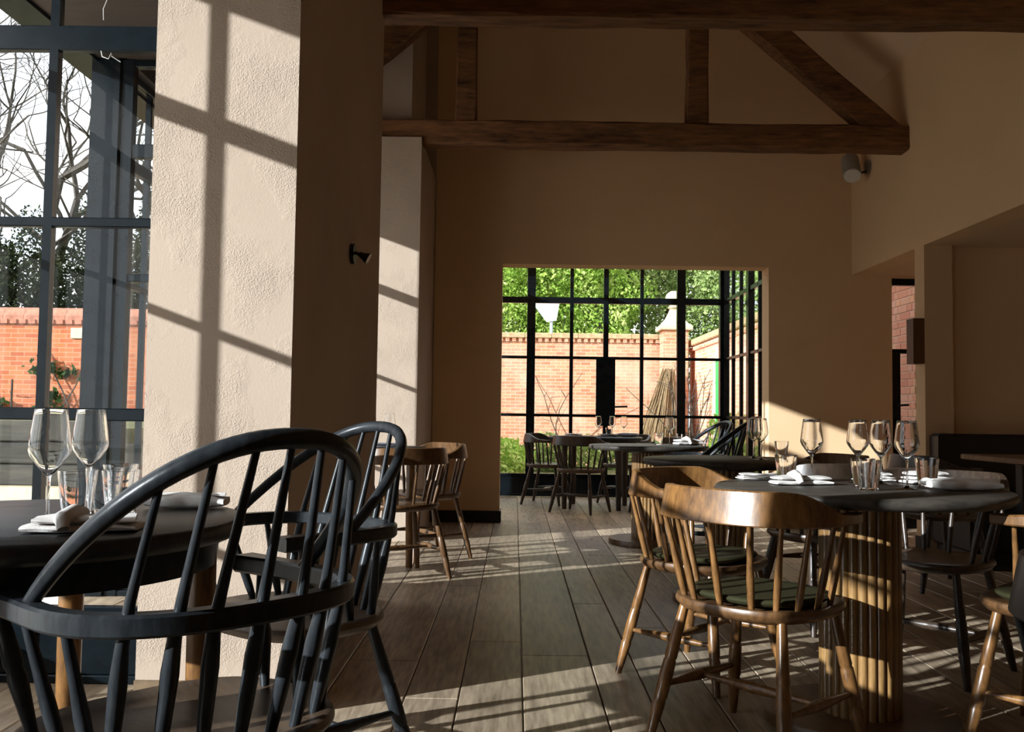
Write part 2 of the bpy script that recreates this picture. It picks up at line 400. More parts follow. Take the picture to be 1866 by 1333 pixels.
# header band over the left glazing, closing up to the roof
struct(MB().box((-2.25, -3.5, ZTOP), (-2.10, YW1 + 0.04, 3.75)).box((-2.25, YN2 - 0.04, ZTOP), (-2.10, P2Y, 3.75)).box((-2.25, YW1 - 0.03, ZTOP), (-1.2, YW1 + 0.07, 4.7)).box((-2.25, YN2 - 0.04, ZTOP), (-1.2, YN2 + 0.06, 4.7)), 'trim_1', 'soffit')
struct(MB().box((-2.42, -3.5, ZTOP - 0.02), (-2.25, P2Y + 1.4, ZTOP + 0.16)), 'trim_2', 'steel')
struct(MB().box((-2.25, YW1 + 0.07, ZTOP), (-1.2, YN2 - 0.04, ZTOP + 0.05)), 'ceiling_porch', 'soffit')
# far glazed room: flat roof
struct(MB().box((-3.2, FWY + FWT, 2.86), (2.7, 9.15, 3.02)).box((-3.2, 10.85, 2.86), (2.7, FARY + 0.1, 3.02)).box((-3.2, 9.15, 2.86), (-1.6, 10.85, 3.02)).box((2.2, 9.15, 2.86), (2.7, 10.85, 3.02)), 'ceiling_garden_room', 'ceiling')
rl = link('window_8_added', None); rl['kind'] = 'structure'; rl['label'] = 'added roof light, out of view, brightening the garden room'; rl['category'] = 'window'  # unseen roof light, added so sky light brightens floor and opening reveal
for k in range(5): build(MB().box((-1.6 + k * 0.95 - 0.025, 9.15, 3.0), (-1.6 + k * 0.95 + 0.025, 10.85, 3.05), 0.003), 'glazing_bar', 'steel', rl)
for k in range(4): build(MB().box((-1.575 + k * 0.95, 9.15, 3.02), (-1.6 + (k + 1) * 0.95 - 0.025, 10.85, 3.028)), 'pane', 'pane', rl)
struct(MB().box((-3.3, FWY + FWT, 0), (-3.1, 9.2, 2.86)).box((-3.3, 11.2, 0), (-3.1, FARY + 0.1, 2.86)).box((-3.3, FWY, 0), (-2.25, FWY + FWT, 2.86)), 'wall_garden_room', 'plaster_smooth')
# skirtings
bb = MB().box((P1[2], P1[1] - 0.012, 0), (P1[2] + 0.014, P1[3] + 0.014, 0.107)).box((P1[2] - 0.30, P1[3], 0), (P1[2] + 0.014, P1[3] + 0.014, 0.107)); struct(bb, 'baseboard_pier', 'base_wood')
struct(MB().box((P1[0], P1[1] - 0.012, 0), (P1[2], P1[1], 0.107)), 'baseboard_front', 'base_wood')
struct(MB().box((-0.75, FWY - 0.014, 0), (OX0 + 0.014, FWY, 0.105)).box((OX0, FWY, 0), (OX0 + 0.014, FWY + FWT, 0.105)), 'baseboard_far', 'base_black')
struct(MB().box((OX1 - 0.014, FWY - 0.014, 0), (3.405, FWY, 0.105)).box((XR - 0.012, 6.945, 0), (XR, 7.11, 0.105)), 'baseboard_right', 'base_black')

# ------------------------------------------------------------------ steel windows
def window(name, label, axis, pos, verts, hors, u0, u1, z1=ZTOP, kick=0.27, single=False, depth=0.05):
    """axis 'x': glazing in plane y=pos running along x; axis 'y': plane x=pos running along y. verts=[(u,width,depth)], hors=[(z,height)]"""
    root = link(name, None); root['kind'] = 'structure'; root['label'] = label; root['category'] = 'window'
    def bx(a0, a1, za, zb, dp, nm, mat='steel', ch=0.004):
        if axis == 'x': A, B = (a0, pos - dp / 2, za), (a1, pos + dp / 2, zb)
        else: A, B = (pos - dp / 2, a0, za), (pos + dp / 2, a1, zb)
        return build(MB().box(A, B, ch), nm, mat, root)
    vs = sorted(verts)
    for u, w, dp in vs: bx(u - w / 2, u + w / 2, 0.0, z1, dp, 'mullion')
    cells = [(vs[i][0] + vs[i][1] / 2, vs[i + 1][0] - vs[i + 1][1] / 2) for i in range(len(vs) - 1)]
    spans = [(cells[0][0], cells[-1][1])] if single else cells
    for a, b in spans:
        for z, h in hors: bx(a, b, z - h / 2, z + h / 2, depth * 0.9, 'glazing_bar')
        bx(a, b, z1 - 0.04, z1, depth * 0.98, 'head_rail')
        if kick:
            bx(a, b, 0.0, 0.03, depth, 'sill'); bx(a, b, 0.03, kick - 0.03, 0.02, 'kick_panel'); bx(a, b, kick - 0.03, kick, depth * 0.9, 'glazing_bar')
        zs = [kick if kick else 0.0] + [z for z, h in hors] + [z1 - 0.04]
        if single:
            bx(a, b, zs[0], zs[-1], 0.006, 'pane', 'pane', 0)
        else:
            for k in range(len(zs) - 1): bx(a - 0.003, b + 0.003, zs[k], zs[k + 1], 0.006, 'pane', 'pane', 0)
    return root
HB = [(ZB[1], 0.032), (ZB[2], 0.032), (ZB[3], 0.085)]
# porch window beside the pier (faces the camera)
window('window_1', 'dark steel window beside the rough plaster pier', 'x', YW1, [(-1.235, 0.05, 0.05), (-1.705, 0.032, 0.036), (-2.14, 0.07, 0.05)],
       [(0.95, 0.045), (1.645, 0.035), (2.325, 0.092)], -2.17, -1.2, depth=0.04)
# porch far window with a framed door
w2 = window('window_2', 'dark steel porch window seen through the nearest glass', 'x', YN2, [(-2.205, 0.15, 0.09), (-2.09, 0.055, 0.06), (-1.66, 0.045, 0.06), (-1.225, 0.05, 0.06)],
            [(0.955, 0.04), (1.665, 0.04), (2.345, 0.075)], -2.28, -1.2)
# left glazing, near part (outside the frame: the sun comes through it)
near_v = [(2.735 - 0.434 * k, 0.026, 0.028) for k in range(0, 4)] + [(3.28, 0.08, 0.08), (0.695, 0.15, 0.04), (0.19, 0.06, 0.06)]
window('window_3', 'long steel framed glazing along the left side of the room', 'y', XL, near_v, [(0.955, 0.026), (1.655, 0.026), (2.33, 0.07)], 0.15, 3.3, single=True, depth=0.04)
struct(MB().box((-2.25, -3.5, 0), (-2.10, 0.16, ZTOP)), 'wall_side', 'plaster_smooth')
window('window_4', 'steel framed side glazing between the two plaster piers', 'y', XL, [(4.98, 0.05, 0.06), (5.38, 0.03, 0.03), (5.82, 0.03, 0.03), (6.25, 0.03, 0.03), (6.68, 0.03, 0.03), (7.12, 0.05, 0.06)], [(0.955, 0.026), (1.655, 0.026), (2.33, 0.07)], 4.9, 7.15, single=True, depth=0.04)
# far garden glazing with double doors
fv = [(-1.9, 0.06, 0.06), (-1.3, 0.035, 0.05), (-0.8, 0.035, 0.05), (-0.30, 0.035, 0.05), (0.18, 0.10, 0.07), (0.668, 0.042, 0.05), (1.083, 0.06, 0.06), (1.516, 0.042, 0.05), (1.99, 0.10, 0.07), (2.50, 0.09, 0.09)]
w5 = window('window_5', 'far steel framed garden doors and windows', 'x', FARY, fv, [(0.97, 0.034), (1.665, 0.034), (2.36, 0.075)], -2, 2.55)
for sx in (-1, 1):
    lp = build(MB().box((1.083 + 0.03 if sx > 0 else 1.083 - 0.03 - 0.085, FARY - 0.028, 0.85), (1.083 + 0.03 + 0.085 if sx > 0 else 1.083 - 0.03, FARY + 0.02, 1.67), 0.004), 'lock_plate', 'steel', w5)
build(MB().tube([(1.20, FARY - 0.03, 1.08), (1.20, FARY - 0.085, 1.08), (1.34, FARY - 0.085, 1.085)], 0.012, 8), 'door_handle', 'black_metal', lp)
window('window_6', 'steel side glazing of the garden room, seen edge on', 'y', 2.52, [(8.75, 0.05, 0.05), (9.2, 0.034, 0.04), (9.62, 0.034, 0.04), (10.02, 0.10, 0.07), (10.42, 0.034, 0.04), (10.80, 0.034, 0.04)] + [(11.16, 0.06, 0.06)],
       [(0.97, 0.034), (1.665, 0.034), (2.36, 0.05)], 8.7, 11.2)
window('window_7', 'steel side window on the left of the garden room', 'y', -3.2, [(9.23, 0.06, 0.06), (9.7, 0.034, 0.04), (10.2, 0.034, 0.04), (10.7, 0.034, 0.04), (11.17, 0.06, 0.06)], [(0.97, 0.034), (1.665, 0.034), (2.36, 0.05)], 9.0, 10.7, single=True)
# side door in the end wall
dr = link('door_1', None); dr['kind'] = 'structure'; dr['label'] = 'black steel glazed door at the right end of the far wall'; dr['category'] = 'door'
Y = FWY + 0.09
for nm, a, b, mat in [('frame', (3.405, Y - 0.03, 2.20), (4.05, Y + 0.03, 2.27), 'steel'), ('frame', (3.405, Y - 0.03, 0), (3.43, Y + 0.03, 2.2), 'steel'), ('transom', (3.43, Y - 0.03, 1.575), (4.05, Y + 0.03, 1.615), 'steel'),
                      ('door_stile', (3.43, Y - 0.025, 0), (3.505, Y + 0.025, 1.575), 'steel'), ('door_rail', (3.505, Y - 0.025, 0.89), (4.05, Y + 0.025, 0.93), 'steel'), ('door_rail', (3.505, Y - 0.025, 0), (4.05, Y + 0.025, 0.16), 'steel'),
                      ('pane', (3.43, Y - 0.003, 1.615), (4.05, Y + 0.003, 2.2), 'pane'), ('pane', (3.505, Y - 0.003, 0.93), (4.05, Y + 0.003, 1.575), 'pane'), ('pane', (3.505, Y - 0.003, 0.16), (4.05, Y + 0.003, 0.89), 'pane')]:
    build(MB().box(a, b, 0 if mat == 'pane' else 0.003), nm, mat, dr)
build(MB().tube([(3.46, Y - 0.025, 1.10), (3.46, Y - 0.07, 1.10), (3.56, Y - 0.07, 1.107)], 0.010, 8), 'door_handle', 'black_metal', dr)

# ------------------------------------------------------------------ roof trusses
def hewn(a, b, w, h, name, parent, seg=0.22, jit=0.006, mat='beam', side=Vector((0, 1, 0))):
    """beam from a to b (axis points at its centre), w across 'side', h in the other direction, rough hewn"""
    a, b = Vector(a), Vector(b); t = (b - a).normalized(); L = (b - a).length; n = max(3, int(L / seg))
    s = side; u = t.cross(s).normalized(); rings = []
    for i in range(n + 1):
        p = a + t * (L * i / n); r = []
        for sx, sz in ((-1, -0.85), (-0.85, -1), (0, -1), (0.85, -1), (1, -0.85), (1, 0), (1, 0.85), (0.85, 1), (0, 1), (-0.85, 1), (-1, 0.85), (-1, 0)):
            j = rng.uniform(-jit, jit); k = rng.uniform(-jit, jit)
            r.append(p + s * (sx * w / 2 + j) + u * (sz * h / 2 + k))
        rings.append([tuple(q) for q in r])
    return build(MB().loft(rings, smooth=False), name, mat, parent)
def truss(y, label):
    root = thing('roof_truss', label, 'truss', (0, 0, 0), 0, 'timber roof trusses')
    zb, zt = 3.075, 3.267; w = 0.17; zc = (zb + zt) / 2; yc = y + w / 2
    hewn((-2.1, yc, zc), (XR + 0.0, yc, zc), w, zt - zb, 'tie_beam', root)
    for xk in (-0.42, 1.402): hewn((xk, yc, zt - 0.01), (xk, yc, 4.65), 0.14, 0.16, 'queen_post', root, side=Vector((0, 1, 0)))
    for sg in (-1, 1):
        x0 = RX + sg * 2.42; th = 0.21
        z0 = 3.175
        x1 = RX + sg * 0.02; z1 = z0 + abs(x1 - x0) * 0.865
        hewn((x0, yc, z0), (x1, yc, z1), 0.14, th, 'principal_rafter', root)
    return root
truss(7.18, 'dark timber roof truss nearest the far wall, wholly in view')
truss(4.82, 'near timber truss whose tie beam crosses the top of the view')

# ------------------------------------------------------------------ lamps on walls
L = thing('wall_spotlight', 'pale cylindrical spotlight on the right wall below the truss', 'lamp', (XR, 8.02, 3.14))
build(MB().tube([(0, 0, 0.02), (-0.022, 0, 0.02)], 0.065, 20), 'mounting_plate', 'grey_metal', L)
build(MB().tube([(-0.022, 0, -0.02), (-0.10, 0, -0.035)], 0.010, 8), 'bracket', 'black_metal', L)
_b = build(MB().tube([(-0.14, 0.07, 0.10), (-0.165, -0.06, -0.07)], [0.075, 0.078], 24), 'barrel', 'grey_metal', L)
build(MB().tube([(-0.1655, -0.0615, -0.0715), (-0.167, -0.067, -0.079)], [0.072, 0.07], 24), 'lens', 'lamp_glass', _b)
S = thing('wall_light_box', 'square-edged walnut box light on the alcove jamb', 'lamp', (XR, 7.04, 1.56))
build(MB().box((-0.085, -0.095, -0.17), (-0.002, 0.025, 0.17), 0.003), 'front_box', 'box_wood', S)
build(MB().box((-0.002, -0.05, -0.12), (0.0, 0.02, 0.12)), 'back_plate', 'black_metal', S)
K = thing('black_wall_sconce', 'small black sconce on the shaded side of the near pier', 'lamp', (P1[2], 4.06, 1.665))
build(MB().tube([(0, 0, 0), (0.018, 0, 0)], 0.045, 20), 'wall_plate', 'black_metal', K)
build(MB().tube([(0.018, 0, 0.005), (0.04, 0, -0.004)], 0.007, 8), 'arm', 'black_metal', K)
build(MB().tube([(0.035, 0.0, 0.0), (0.05, 0, -0.008), (0.078, 0, -0.022)], [0.010, 0.014, 0.027], 14), 'shade', 'black_metal', K)
wire = MB().tube([(-1.52, YW1 - 0.034, 2.385), (-1.515, YW1 - 0.05, 2.42), (-1.505, YW1 - 0.036, 2.47)], 0.0016, 6)
tag(build(wire, 'cable_end', 'white_wire'), 'short white cable ends above the transom of the nearest window', 'cable')
wire = MB().tube([(-1.525, YW1 - 0.034, 2.27), (-1.515, YW1 - 0.045, 2.245), (-1.49, YW1 - 0.05, 2.235), (-1.485, YW1 - 0.04, 2.262), (-1.478, YW1 - 0.05, 2.245), (-1.45, YW1 - 0.04, 2.228)], 0.0016, 6)
tag(build(wire, 'cable_loop', 'white_wire'), 'white cable loop hanging just under the transom of the nearest window', 'cable')

# ------------------------------------------------------------------ chairs
def turned(p0, p1, prof, n=9):
    p0, p1 = Vector(p0), Vector(p1)
    return MB().tube([p0.lerp(p1, t) for t, r in prof], [r for t, r in prof], n)
LEG = [(0, .0135), (.12, .0155), (.28, .0175), (.40, .019), (.415, .0165), (.43, .0195), (.56, .021), (.68, .0205), (.70, .0175), (.72, .0205), (.85, .0165), (1, .0125)]
STR = [(0, .0075), (.15, .0095), (.35, .014), (.48, .0175), (.50, .0155), (.52, .0175), (.65, .014), (.85, .0095), (1, .0075)]
def spin(rmid, rtop, rbot): return [(0, rbot), (.18, (rbot + rmid) / 2 + .001), (.38, rmid), (.6, lerp(rmid, rtop, .55)), (1, rtop)]
def seat_mesh(w, d, z, th, front=0.10, nseg=40, dish=0.012):
    """shield shaped seat: outline superellipse, saddled top"""
    ring = []
    for k in range(nseg):
        a = 2 * math.pi * k / nseg; c, s = math.cos(a), math.sin(a)
        e = 0.72
        px = w / 2 * math.copysign(abs(c) ** e, c); py = d / 2 * math.copysign(abs(s) ** e, s)
        if py < 0: px *= 1 - 0.10 * (py / (d / 2)) ** 2
        ring.append((px, py))
    def rg(sc, zz): return [(x * sc, y * sc, zz) for x, y in ring]
    m = MB(); rings = [rg(0.80, z - th), rg(0.93, z - th * 0.8), rg(0.995, z - th * 0.42), rg(1.0, z - th * 0.28), rg(0.985, z - 0.003), rg(0.95, z), rg(0.80, z - dish * 0.8), rg(0.45, z - dish), rg(0.02, z - dish * 0.7)]
    return m.loft(rings)
def bowpath(hw, yb, yt, n=26, e=0.80):
    """U shaped plan curve from right tip round the back to the left tip; returns (x,y,tangent-normal outward, back weight)"""
    pts = [(hw * 0.94, yt), (hw * 0.985, yt * 0.5 + 0.0)]
    for i in range(n + 1):
        a = math.pi * i / n
        pts.append((hw * math.copysign(abs(math.cos(a)) ** e, math.cos(a)), -0.02 + (yb + 0.02) * abs(math.sin(a)) ** e))
    pts += [(-hw * 0.985, yt * 0.5), (-hw * 0.94, yt)]
    return pts
def band(pts, secs, z_of, smooth=True):
    """sweep a rectangular (rounded) section along plan pts: secs(i)->(thickness, zbot, ztop, lean)"""
    rings = []; m = len(pts)
    for i in range(m):
        p = Vector((*pts[i], 0)); t = Vector((*pts[min(i + 1, m - 1)], 0)) - Vector((*pts[max(i - 1, 0)], 0)); t.normalize()
        nrm = Vector((t.y, -t.x, 0))     # outward for this winding
        th, z0, z1, lean = secs(i)
        r = min(th, z1 - z0) * 0.14; ring = []
        for (o, z) in ((-th / 2 + r, z0), (th / 2 - r, z0), (th / 2, z0 + r), (th / 2, z1 - r), (th / 2 - r, z1), (-th / 2 + r, z1), (-th / 2, z1 - r), (-th / 2, z0 + r)):
            q = p - nrm * (-(o + lean * (z - z0)))
            ring.append((q.x, q.y, z))
        rings.append(ring)
    mb = MB().loft(rings, smooth); mb.sharp = 30
    return mb
def proto_low(mat, seatmat, pad=True):
    root = link('chair_proto', None)
    seat = build(seat_mesh(0.47, 0.44, 0.44, 0.045), 'seat', seatmat, root)
    hw, yb, yt = 0.268, -0.245, 0.115
    pts = bowpath(hw, yb, yt); m = len(pts)
    def secs(i):
        x, y = pts[i]; b = max(0.0, min(1.0, (0.02 - y) / 0.20)); b = b * b * (3 - 2 * b)
        return (lerp(0.040, 0.024, b), 0.672, lerp(0.703, 0.768, b), lerp(0, 0.19, b))
    build(band(pts, secs, None), 'crest_rail', mat, root)
    pr = spin(.0115, .0070, .0085)
    for k in range(11):
        a = math.radians(lerp(-22, 202, k / 10)); ca, sa = math.cos(a), math.sin(a); e = 0.78
        top = (hw * 0.985 * math.copysign(abs(ca) ** e, ca), (-0.02 + (yb + 0.02) * abs(sa) ** e) if sa >= 0 else 0.06, 0.68)
        bot = (0.205 * math.copysign(abs(ca) ** e, ca), (-0.015 - 0.175 * abs(sa) ** e) if sa >= 0 else 0.07, 0.43)
        build(turned(bot, top, pr, 8), 'spindle', mat, root)
    feet = {}
    for sx in (-1, 1):
        for sy in (-1, 1):
            p0 = (sx * 0.165, sy * 0.135, 0.415); p1 = (sx * 0.232, sy * (0.205 if sy > 0 else 0.225), 0.0)
            feet[(sx, sy)] = (Vector(p0), Vector(p1)); build(turned(p0, p1, LEG, 10), 'leg', mat, root)
    mids = []
    for sx in (-1, 1):
        a = feet[(sx, -1)][0].lerp(feet[(sx, -1)][1], .60); b = feet[(sx, 1)][0].lerp(feet[(sx, 1)][1], .60)
        build(turned(a, b, STR, 9), 'stretcher', mat, root); mids.append((a + b) / 2)
    build(turned(mids[0], mids[1], STR, 9), 'stretcher', mat, root)
    if pad:
        pd = seat_mesh(0.40, 0.36, 0.462, 0.026, nseg=32, dish=0.004)
        build(pd, 'seat_pad', 'green_pad', seat)
    return root
def proto_bow(mat, seatmat):
    root = link('chair_proto', None)
    build(seat_mesh(0.52, 0.43, 0.44, 0.045), 'seat', seatmat, root)
    w, y0, yb, zt, za, yt, ya = 0.255, 0.03, -0.305, 0.929, 0.657, 0.215, -0.23
    pts = bowpath(w * 1.02, ya, yt, 28)
    def secs(i):
        x, y = pts[i]; f = max(0.0, min(1.0, (y - 0.05) / 0.16))
        return (lerp(0.036, 0.054, f), za - 0.020, za + 0.015, 0)
    build(band(pts, secs, None), 'arm_bow', mat, root)
    hp = []
    for i in range(41):
        a = math.pi * i / 40; c, s = math.cos(a), math.sin(a); e = 0.88
        hp.append((w * math.copysign(abs(c) ** e, c), y0 + (yb - y0) * abs(s) ** e, za + (zt - za) * abs(s) ** e))
    build(MB().tube(hp, [lerp(0.0125, 0.0165, math.sin(math.pi * i / 40) ** 0.6) for i in range(41)], 10), 'hoop', mat, root)
    def hoop_at(xx):
        best = min(((abs(p[0] - xx), p) for p in hp), key=lambda q: q[0])[1]
        return best
    def bow_at(xx):
        c = [p for p in pts if p[1] < 0.0]; return min(c, key=lambda p: abs(p[0] - xx))
    prl = [(0, .0095), (.14, .0125), (.30, .0145), (.44, .0105), (.60, .0085), (1, .0062)]
    for k in range(7):
        f = (k - 3) / 3.0
        bx_ = 0.185 * f; by = -0.175 + 0.055 * f * f
        mx = 0.205 * f; mp = bow_at(mx)
        tx = 0.175 * f; tp = hoop_at(tx)
        b0, b1, b2 = Vector((bx_, by, 0.43)), Vector((mp[0], mp[1], za)), Vector((tx, tp[1], tp[2]))
        L1 = (b1 - b0).length; L2 = (b2 - b1).length; T = L1 + L2; P = []; Rr = []
        for t, r in prl:
            d = t * T; P.append(b0.lerp(b1, d / L1) if d < L1 else b1.lerp(b2, (d - L1) / L2)); Rr.append(r)
        build(MB().tube(P, Rr, 8), 'spindle', mat, root)
    prs = [(0, .0085), (.2, .012), (.45, .0165), (.52, .0135), (.56, .0165), (.75, .014), (1, .009)]
    for sx in (-1, 1):
        for (xb, yb_, xt, yt_) in ((0.215, 0.08, 0.252, 0.16), (0.215, -0.03, 0.258, 0.03), (0.205, -0.11, 0.245, -0.09)):
            build(turned((sx * xb, yb_, 0.43), (sx * xt, yt_, za - 0.01), prs if yb_ > 0 else spin(.0125, .008, .009), 9), 'arm_post' if yb_ > 0 else 'spindle', mat, root)
    feet = {}
    for sx in (-1, 1):
        for sy in (-1, 1):
            p0 = (sx * 0.175, sy * 0.13, 0.415); p1 = (sx * 0.245, sy * (0.205 if sy > 0 else 0.24), 0.0)
            feet[(sx, sy)] = (Vector(p0), Vector(p1)); build(turned(p0, p1, LEG, 10), 'leg', mat, root)
    mids = []
    for sx in (-1, 1):
        a = feet[(sx, -1)][0].lerp(feet[(sx, -1)][1], .60); b = feet[(sx, 1)][0].lerp(feet[(sx, 1)][1], .60)
        build(turned(a, b, STR, 9), 'stretcher', mat, root); mids.append((a + b) / 2)
    build(turned(mids[0], mids[1], STR, 9), 'stretcher', mat, root)
    return root
PROTO = {}
def chair(kind, x, y, deg, label, group):
    key = kind
    if key not in PROTO:
        typ, mat, smat, pad = {'oakpad': ('low', 'oak', 'oak_mid', True), 'oak': ('low', 'oak_mid', 'oak_mid', False), 'darkpad': ('low', 'dark_wood', 'oak_mid', True), 'dark': ('low', 'dark_wood', 'seat_dark', False), 'black': ('low', 'black_wood', 'black_wood', False), 'bow': ('bow', 'black_wood', 'seat_dark', False)}[kind]
        PROTO[key] = (proto_low(mat, smat, pad) if typ == 'low' else proto_bow(mat, smat)); r = PROTO[key]
    else: r = copy_tree(PROTO[key])
    r.name = 'bow_back_chair' if kind == 'bow' else 'low_back_chair'
    r.location = (x, y, 0); r.rotation_euler = (0, 0, math.radians(deg - 90))
    return tag(r, label, 'chair', group)
GL, GB = 'low-back spindle chairs', 'black bow-back chairs'
chair('bow', -0.568, 1.645, 138, 'black bow-back armchair in the left foreground, its back to the viewer', GB)
chair('bow', -0.602, 2.555, 230, 'black bow-back armchair standing against the rough plaster pier', GB)
chair('oakpad', 0.735, 2.83, 42, 'brown low-back spindle chair nearest the viewer with a green seat pad', GL)
chair('oakpad', 0.725, 3.60, -44, 'low-back spindle chair behind the front one, pulled to the left of the fluted table', GL)
chair('dark', 1.635, 3.72, 222, 'dark low-back chair behind the front table, seen between pedestal and right edge', GL)
chair('oakpad', 1.665, 2.84, 133, 'low-back chair cut off by the right edge, only seat corner and one arm in view', GL)
chair('black', 1.025, 1.335, 15, 'very near dark chair, only its rail end showing at the right edge', GL)
chair('dark', 1.47, 4.50, 112, 'dark chair on the near side of the second round table', GL)
chair('oak', 1.74, 5.36, 196, 'low-back chair right of the second table, sun on its inner rail', GL)
chair('oak', -0.69, 5.63, 122, 'brown low-back chair in the left bay with its back to the viewer', GL)
chair('oak', -0.60, 6.40, 213, 'low-back chair by the far sunlit pier, bright inside of its rail', GL)
chair('dark', 0.67, 9.47, 58, 'dark low-back chair in the garden room, nearest the square opening', GL)
chair('dark', 0.36, 10.32, -18, 'dark low-back chair at the far left of the garden-room table', GL)
chair('dark', 1.24, 10.50, 228, 'dark low-back chair at the garden doors behind the farthest table', GL)
chair('dark', 1.45, 9.62, 155, 'dark low-back chair right of the farthest table, half hidden', GL)
chair('bow', 1.47, 7.70, 195, 'black bow-back chair beside the third table, farther of two hoops', GB)
chair('bow', 1.36, 6.72, 160, 'black bow-back chair beside the third table, nearer of two hoops', GB)
chair('dark', 2.50, 5.55, 5, 'dark chair drawn up to the alcove table on the right', GL)

# ------------------------------------------------------------------ tables
def top_mesh(r, z, th):
    return MB().lathe([(0.001, z - th), (r - 0.02, z - th), (r - 0.006, z - th * 0.75), (r, z - th * 0.45), (r - 0.002, z - 0.006), (r - 0.008, z), (0.001, z)], 64)
def pedestal_table(x, y, label, r=0.46, reeds=26, mat='reed'):
    t = thing('pedestal_table', label, 'table', (x, y, 0), rng.uniform(0, 0.2), 'round pedestal tables')
    build(top_mesh(r, 0.75, 0.036), 'table_top', 'table_top', t)
    build(MB().lathe([(0.295, 0.0), (0.300, 0.004), (0.300, 0.034), (0.296, 0.04), (0.001, 0.04)], 48), 'base_disc', 'oak_mid', t)
    build(MB().lathe([(0.105, 0.04), (0.105, 0.70)], 24), 'core', 'dark_wood', t)
    build(MB().lathe([(0.20, 0.695), (0.20, 0.714)], 32), 'collar', 'dark_wood', t)
    me = MB().tube([(0.112, 0, 0.04), (0.112, 0, 0.70)], 0.0148, 10).mesh('reed')
    for k in range(reeds): link('reed', me, mat, t, None, 2 * math.pi * k / reeds)
    return t
pedestal_table(1.12, 3.05, 'large round table in the right foreground on a fluted pedestal')
pedestal_table(1.15, 5.02, 'second round table back, its dark top just behind the front table')
pedestal_table(1.03, 7.22, 'third round table back on a fluted pedestal with round foot')
def leg_table(x, y, label, r, rot, lr=0.345, legm='oak', leg_r=0.028):
    t = thing('round_table', label, 'table', (x, y, 0), 0, 'round four-legged tables')
    build(top_mesh(r, 0.75, 0.038), 'table_top', 'black_top', t)
    build(MB().lathe([(r - 0.055, 0.655), (r - 0.05, 0.712), (r - 0.075, 0.712), (r - 0.08, 0.655)], 48, closed=True), 'apron', 'black_wood', t)
    for k in range(4):
        a = math.radians(rot + 90 * k)
        build(MB().tube([(lr * math.cos(a), lr * math.sin(a), z) for z in (0.70, 0.62, 0.30, 0.0)], [leg_r, leg_r, leg_r * 0.95, leg_r * 0.78], 14), 'leg', legm, t)
    return t
leg_table(-0.98, 1.88, 'round table at the left edge in front of the window', 0.425, 10)
leg_table(-1.0, 6.05, 'round table in the left bay beyond the near pier', 0.43, -18, 0.36, 'oak')
leg_table(0.86, 9.98, 'farthest round table, standing before the garden doors', 0.5, 32, 0.40, 'dark_wood', 0.033)
at = thing('alcove_table', 'dark rectangular table in the alcove at the right edge', 'table', (3.36, 5.7, 0))
build(MB().box((-0.35, -0.75, 0.712), (0.35, 0.63, 0.75), 0.006), 'table_top', 'oak_mid', at)
for sy in (-0.6, 0.48):
    build(MB().box((-0.04, sy - 0.04, 0.03), (0.04, sy + 0.04, 0.712), 0.004), 'leg', 'black_metal', at)
    build(MB().box((-0.28, sy - 0.05, 0.0), (0.28, sy + 0.05, 0.03), 0.004), 'foot', 'black_metal', at)
bq = thing('banquette', 'black leather banquette along the alcove back wall', 'sofa', (4.1, 6.635, 0))
build(MB().box((-1.03, -0.30, 0.08), (1.05, 0.30, 0.45), 0.02), 'seat_base', 'leather', bq)
build(MB().box((-1.03, 0.16, 0.45), (1.05, 0.30, 0.875), 0.02), 'back', 'leather', bq)
build(MB().box((-1.0, -0.28, 0.0), (1.0, 0.26, 0.08)), 'plinth', 'black_metal', bq)

# ------------------------------------------------------------------ table ware
def wg_proto():
    root = link('wine_glass', None)
    build(MB().lathe([(0.001, 0.0), (0.0345, 0.0), (0.0345, 0.0014), (0.022, 0.003), (0.008, 0.006), (0.0042, 0.012)], 28), 'foot', 'glass', root)
    build(MB().lathe([(0.0042, 0.012), (0.0033, 0.03), (0.0032, 0.070), (0.0042, 0.088), (0.007, 0.094)], 14), 'stem', 'glass', root)
    out = [(0.003, 0.092), (0.010, 0.097), (0.022, 0.112), (0.0345, 0.130), (0.0383, 0.140), (0.0378, 0.150), (0.0345, 0.178), (0.0308, 0.205), (0.0288, 0.218)]
    inn = [(r - 0.0011, z + (0.003 if i == 0 else 0.0006)) for i, (r, z) in enumerate(out)][::-1]
    build(MB().lathe(out + [(0.0282, 0.2187)] + inn[1:], 28), 'bowl', 'glass', root)
    return root
def tb_proto():
    root = link('water_tumbler', None)
    out = [(0.001, 0.0), (0.0265, 0.0), (0.028, 0.002), (0.0385, 0.094)]
    inn = [(0.0372, 0.0945), (0.0268, 0.010), (0.001, 0.009)]
    build(MB().lathe(out + inn, 28), 'tumbler_wall', 'glass', root)
    return root
WG = wg_proto(); TB = tb_proto(); used = set()
def ware(proto, x, y, label, cat, group, z=0.75, sc=1.0):
    if proto.name not in used and proto in (WG, TB) and proto['used'] == 0: r = proto
    else: r = copy_tree(proto)
    proto['used'] = 1
    if 'used' in r.keys() and r is not proto: del r['used']
    r.location = (x, y, z); r.scale = (sc, sc, sc); r.rotation_euler = (0, 0, rng.uniform(0, 6))
    return tag(r, label, cat, group)
WG['used'] = 0; TB['used'] = 0
GW, GT = 'wine glasses on the tables', 'water tumblers on the tables'
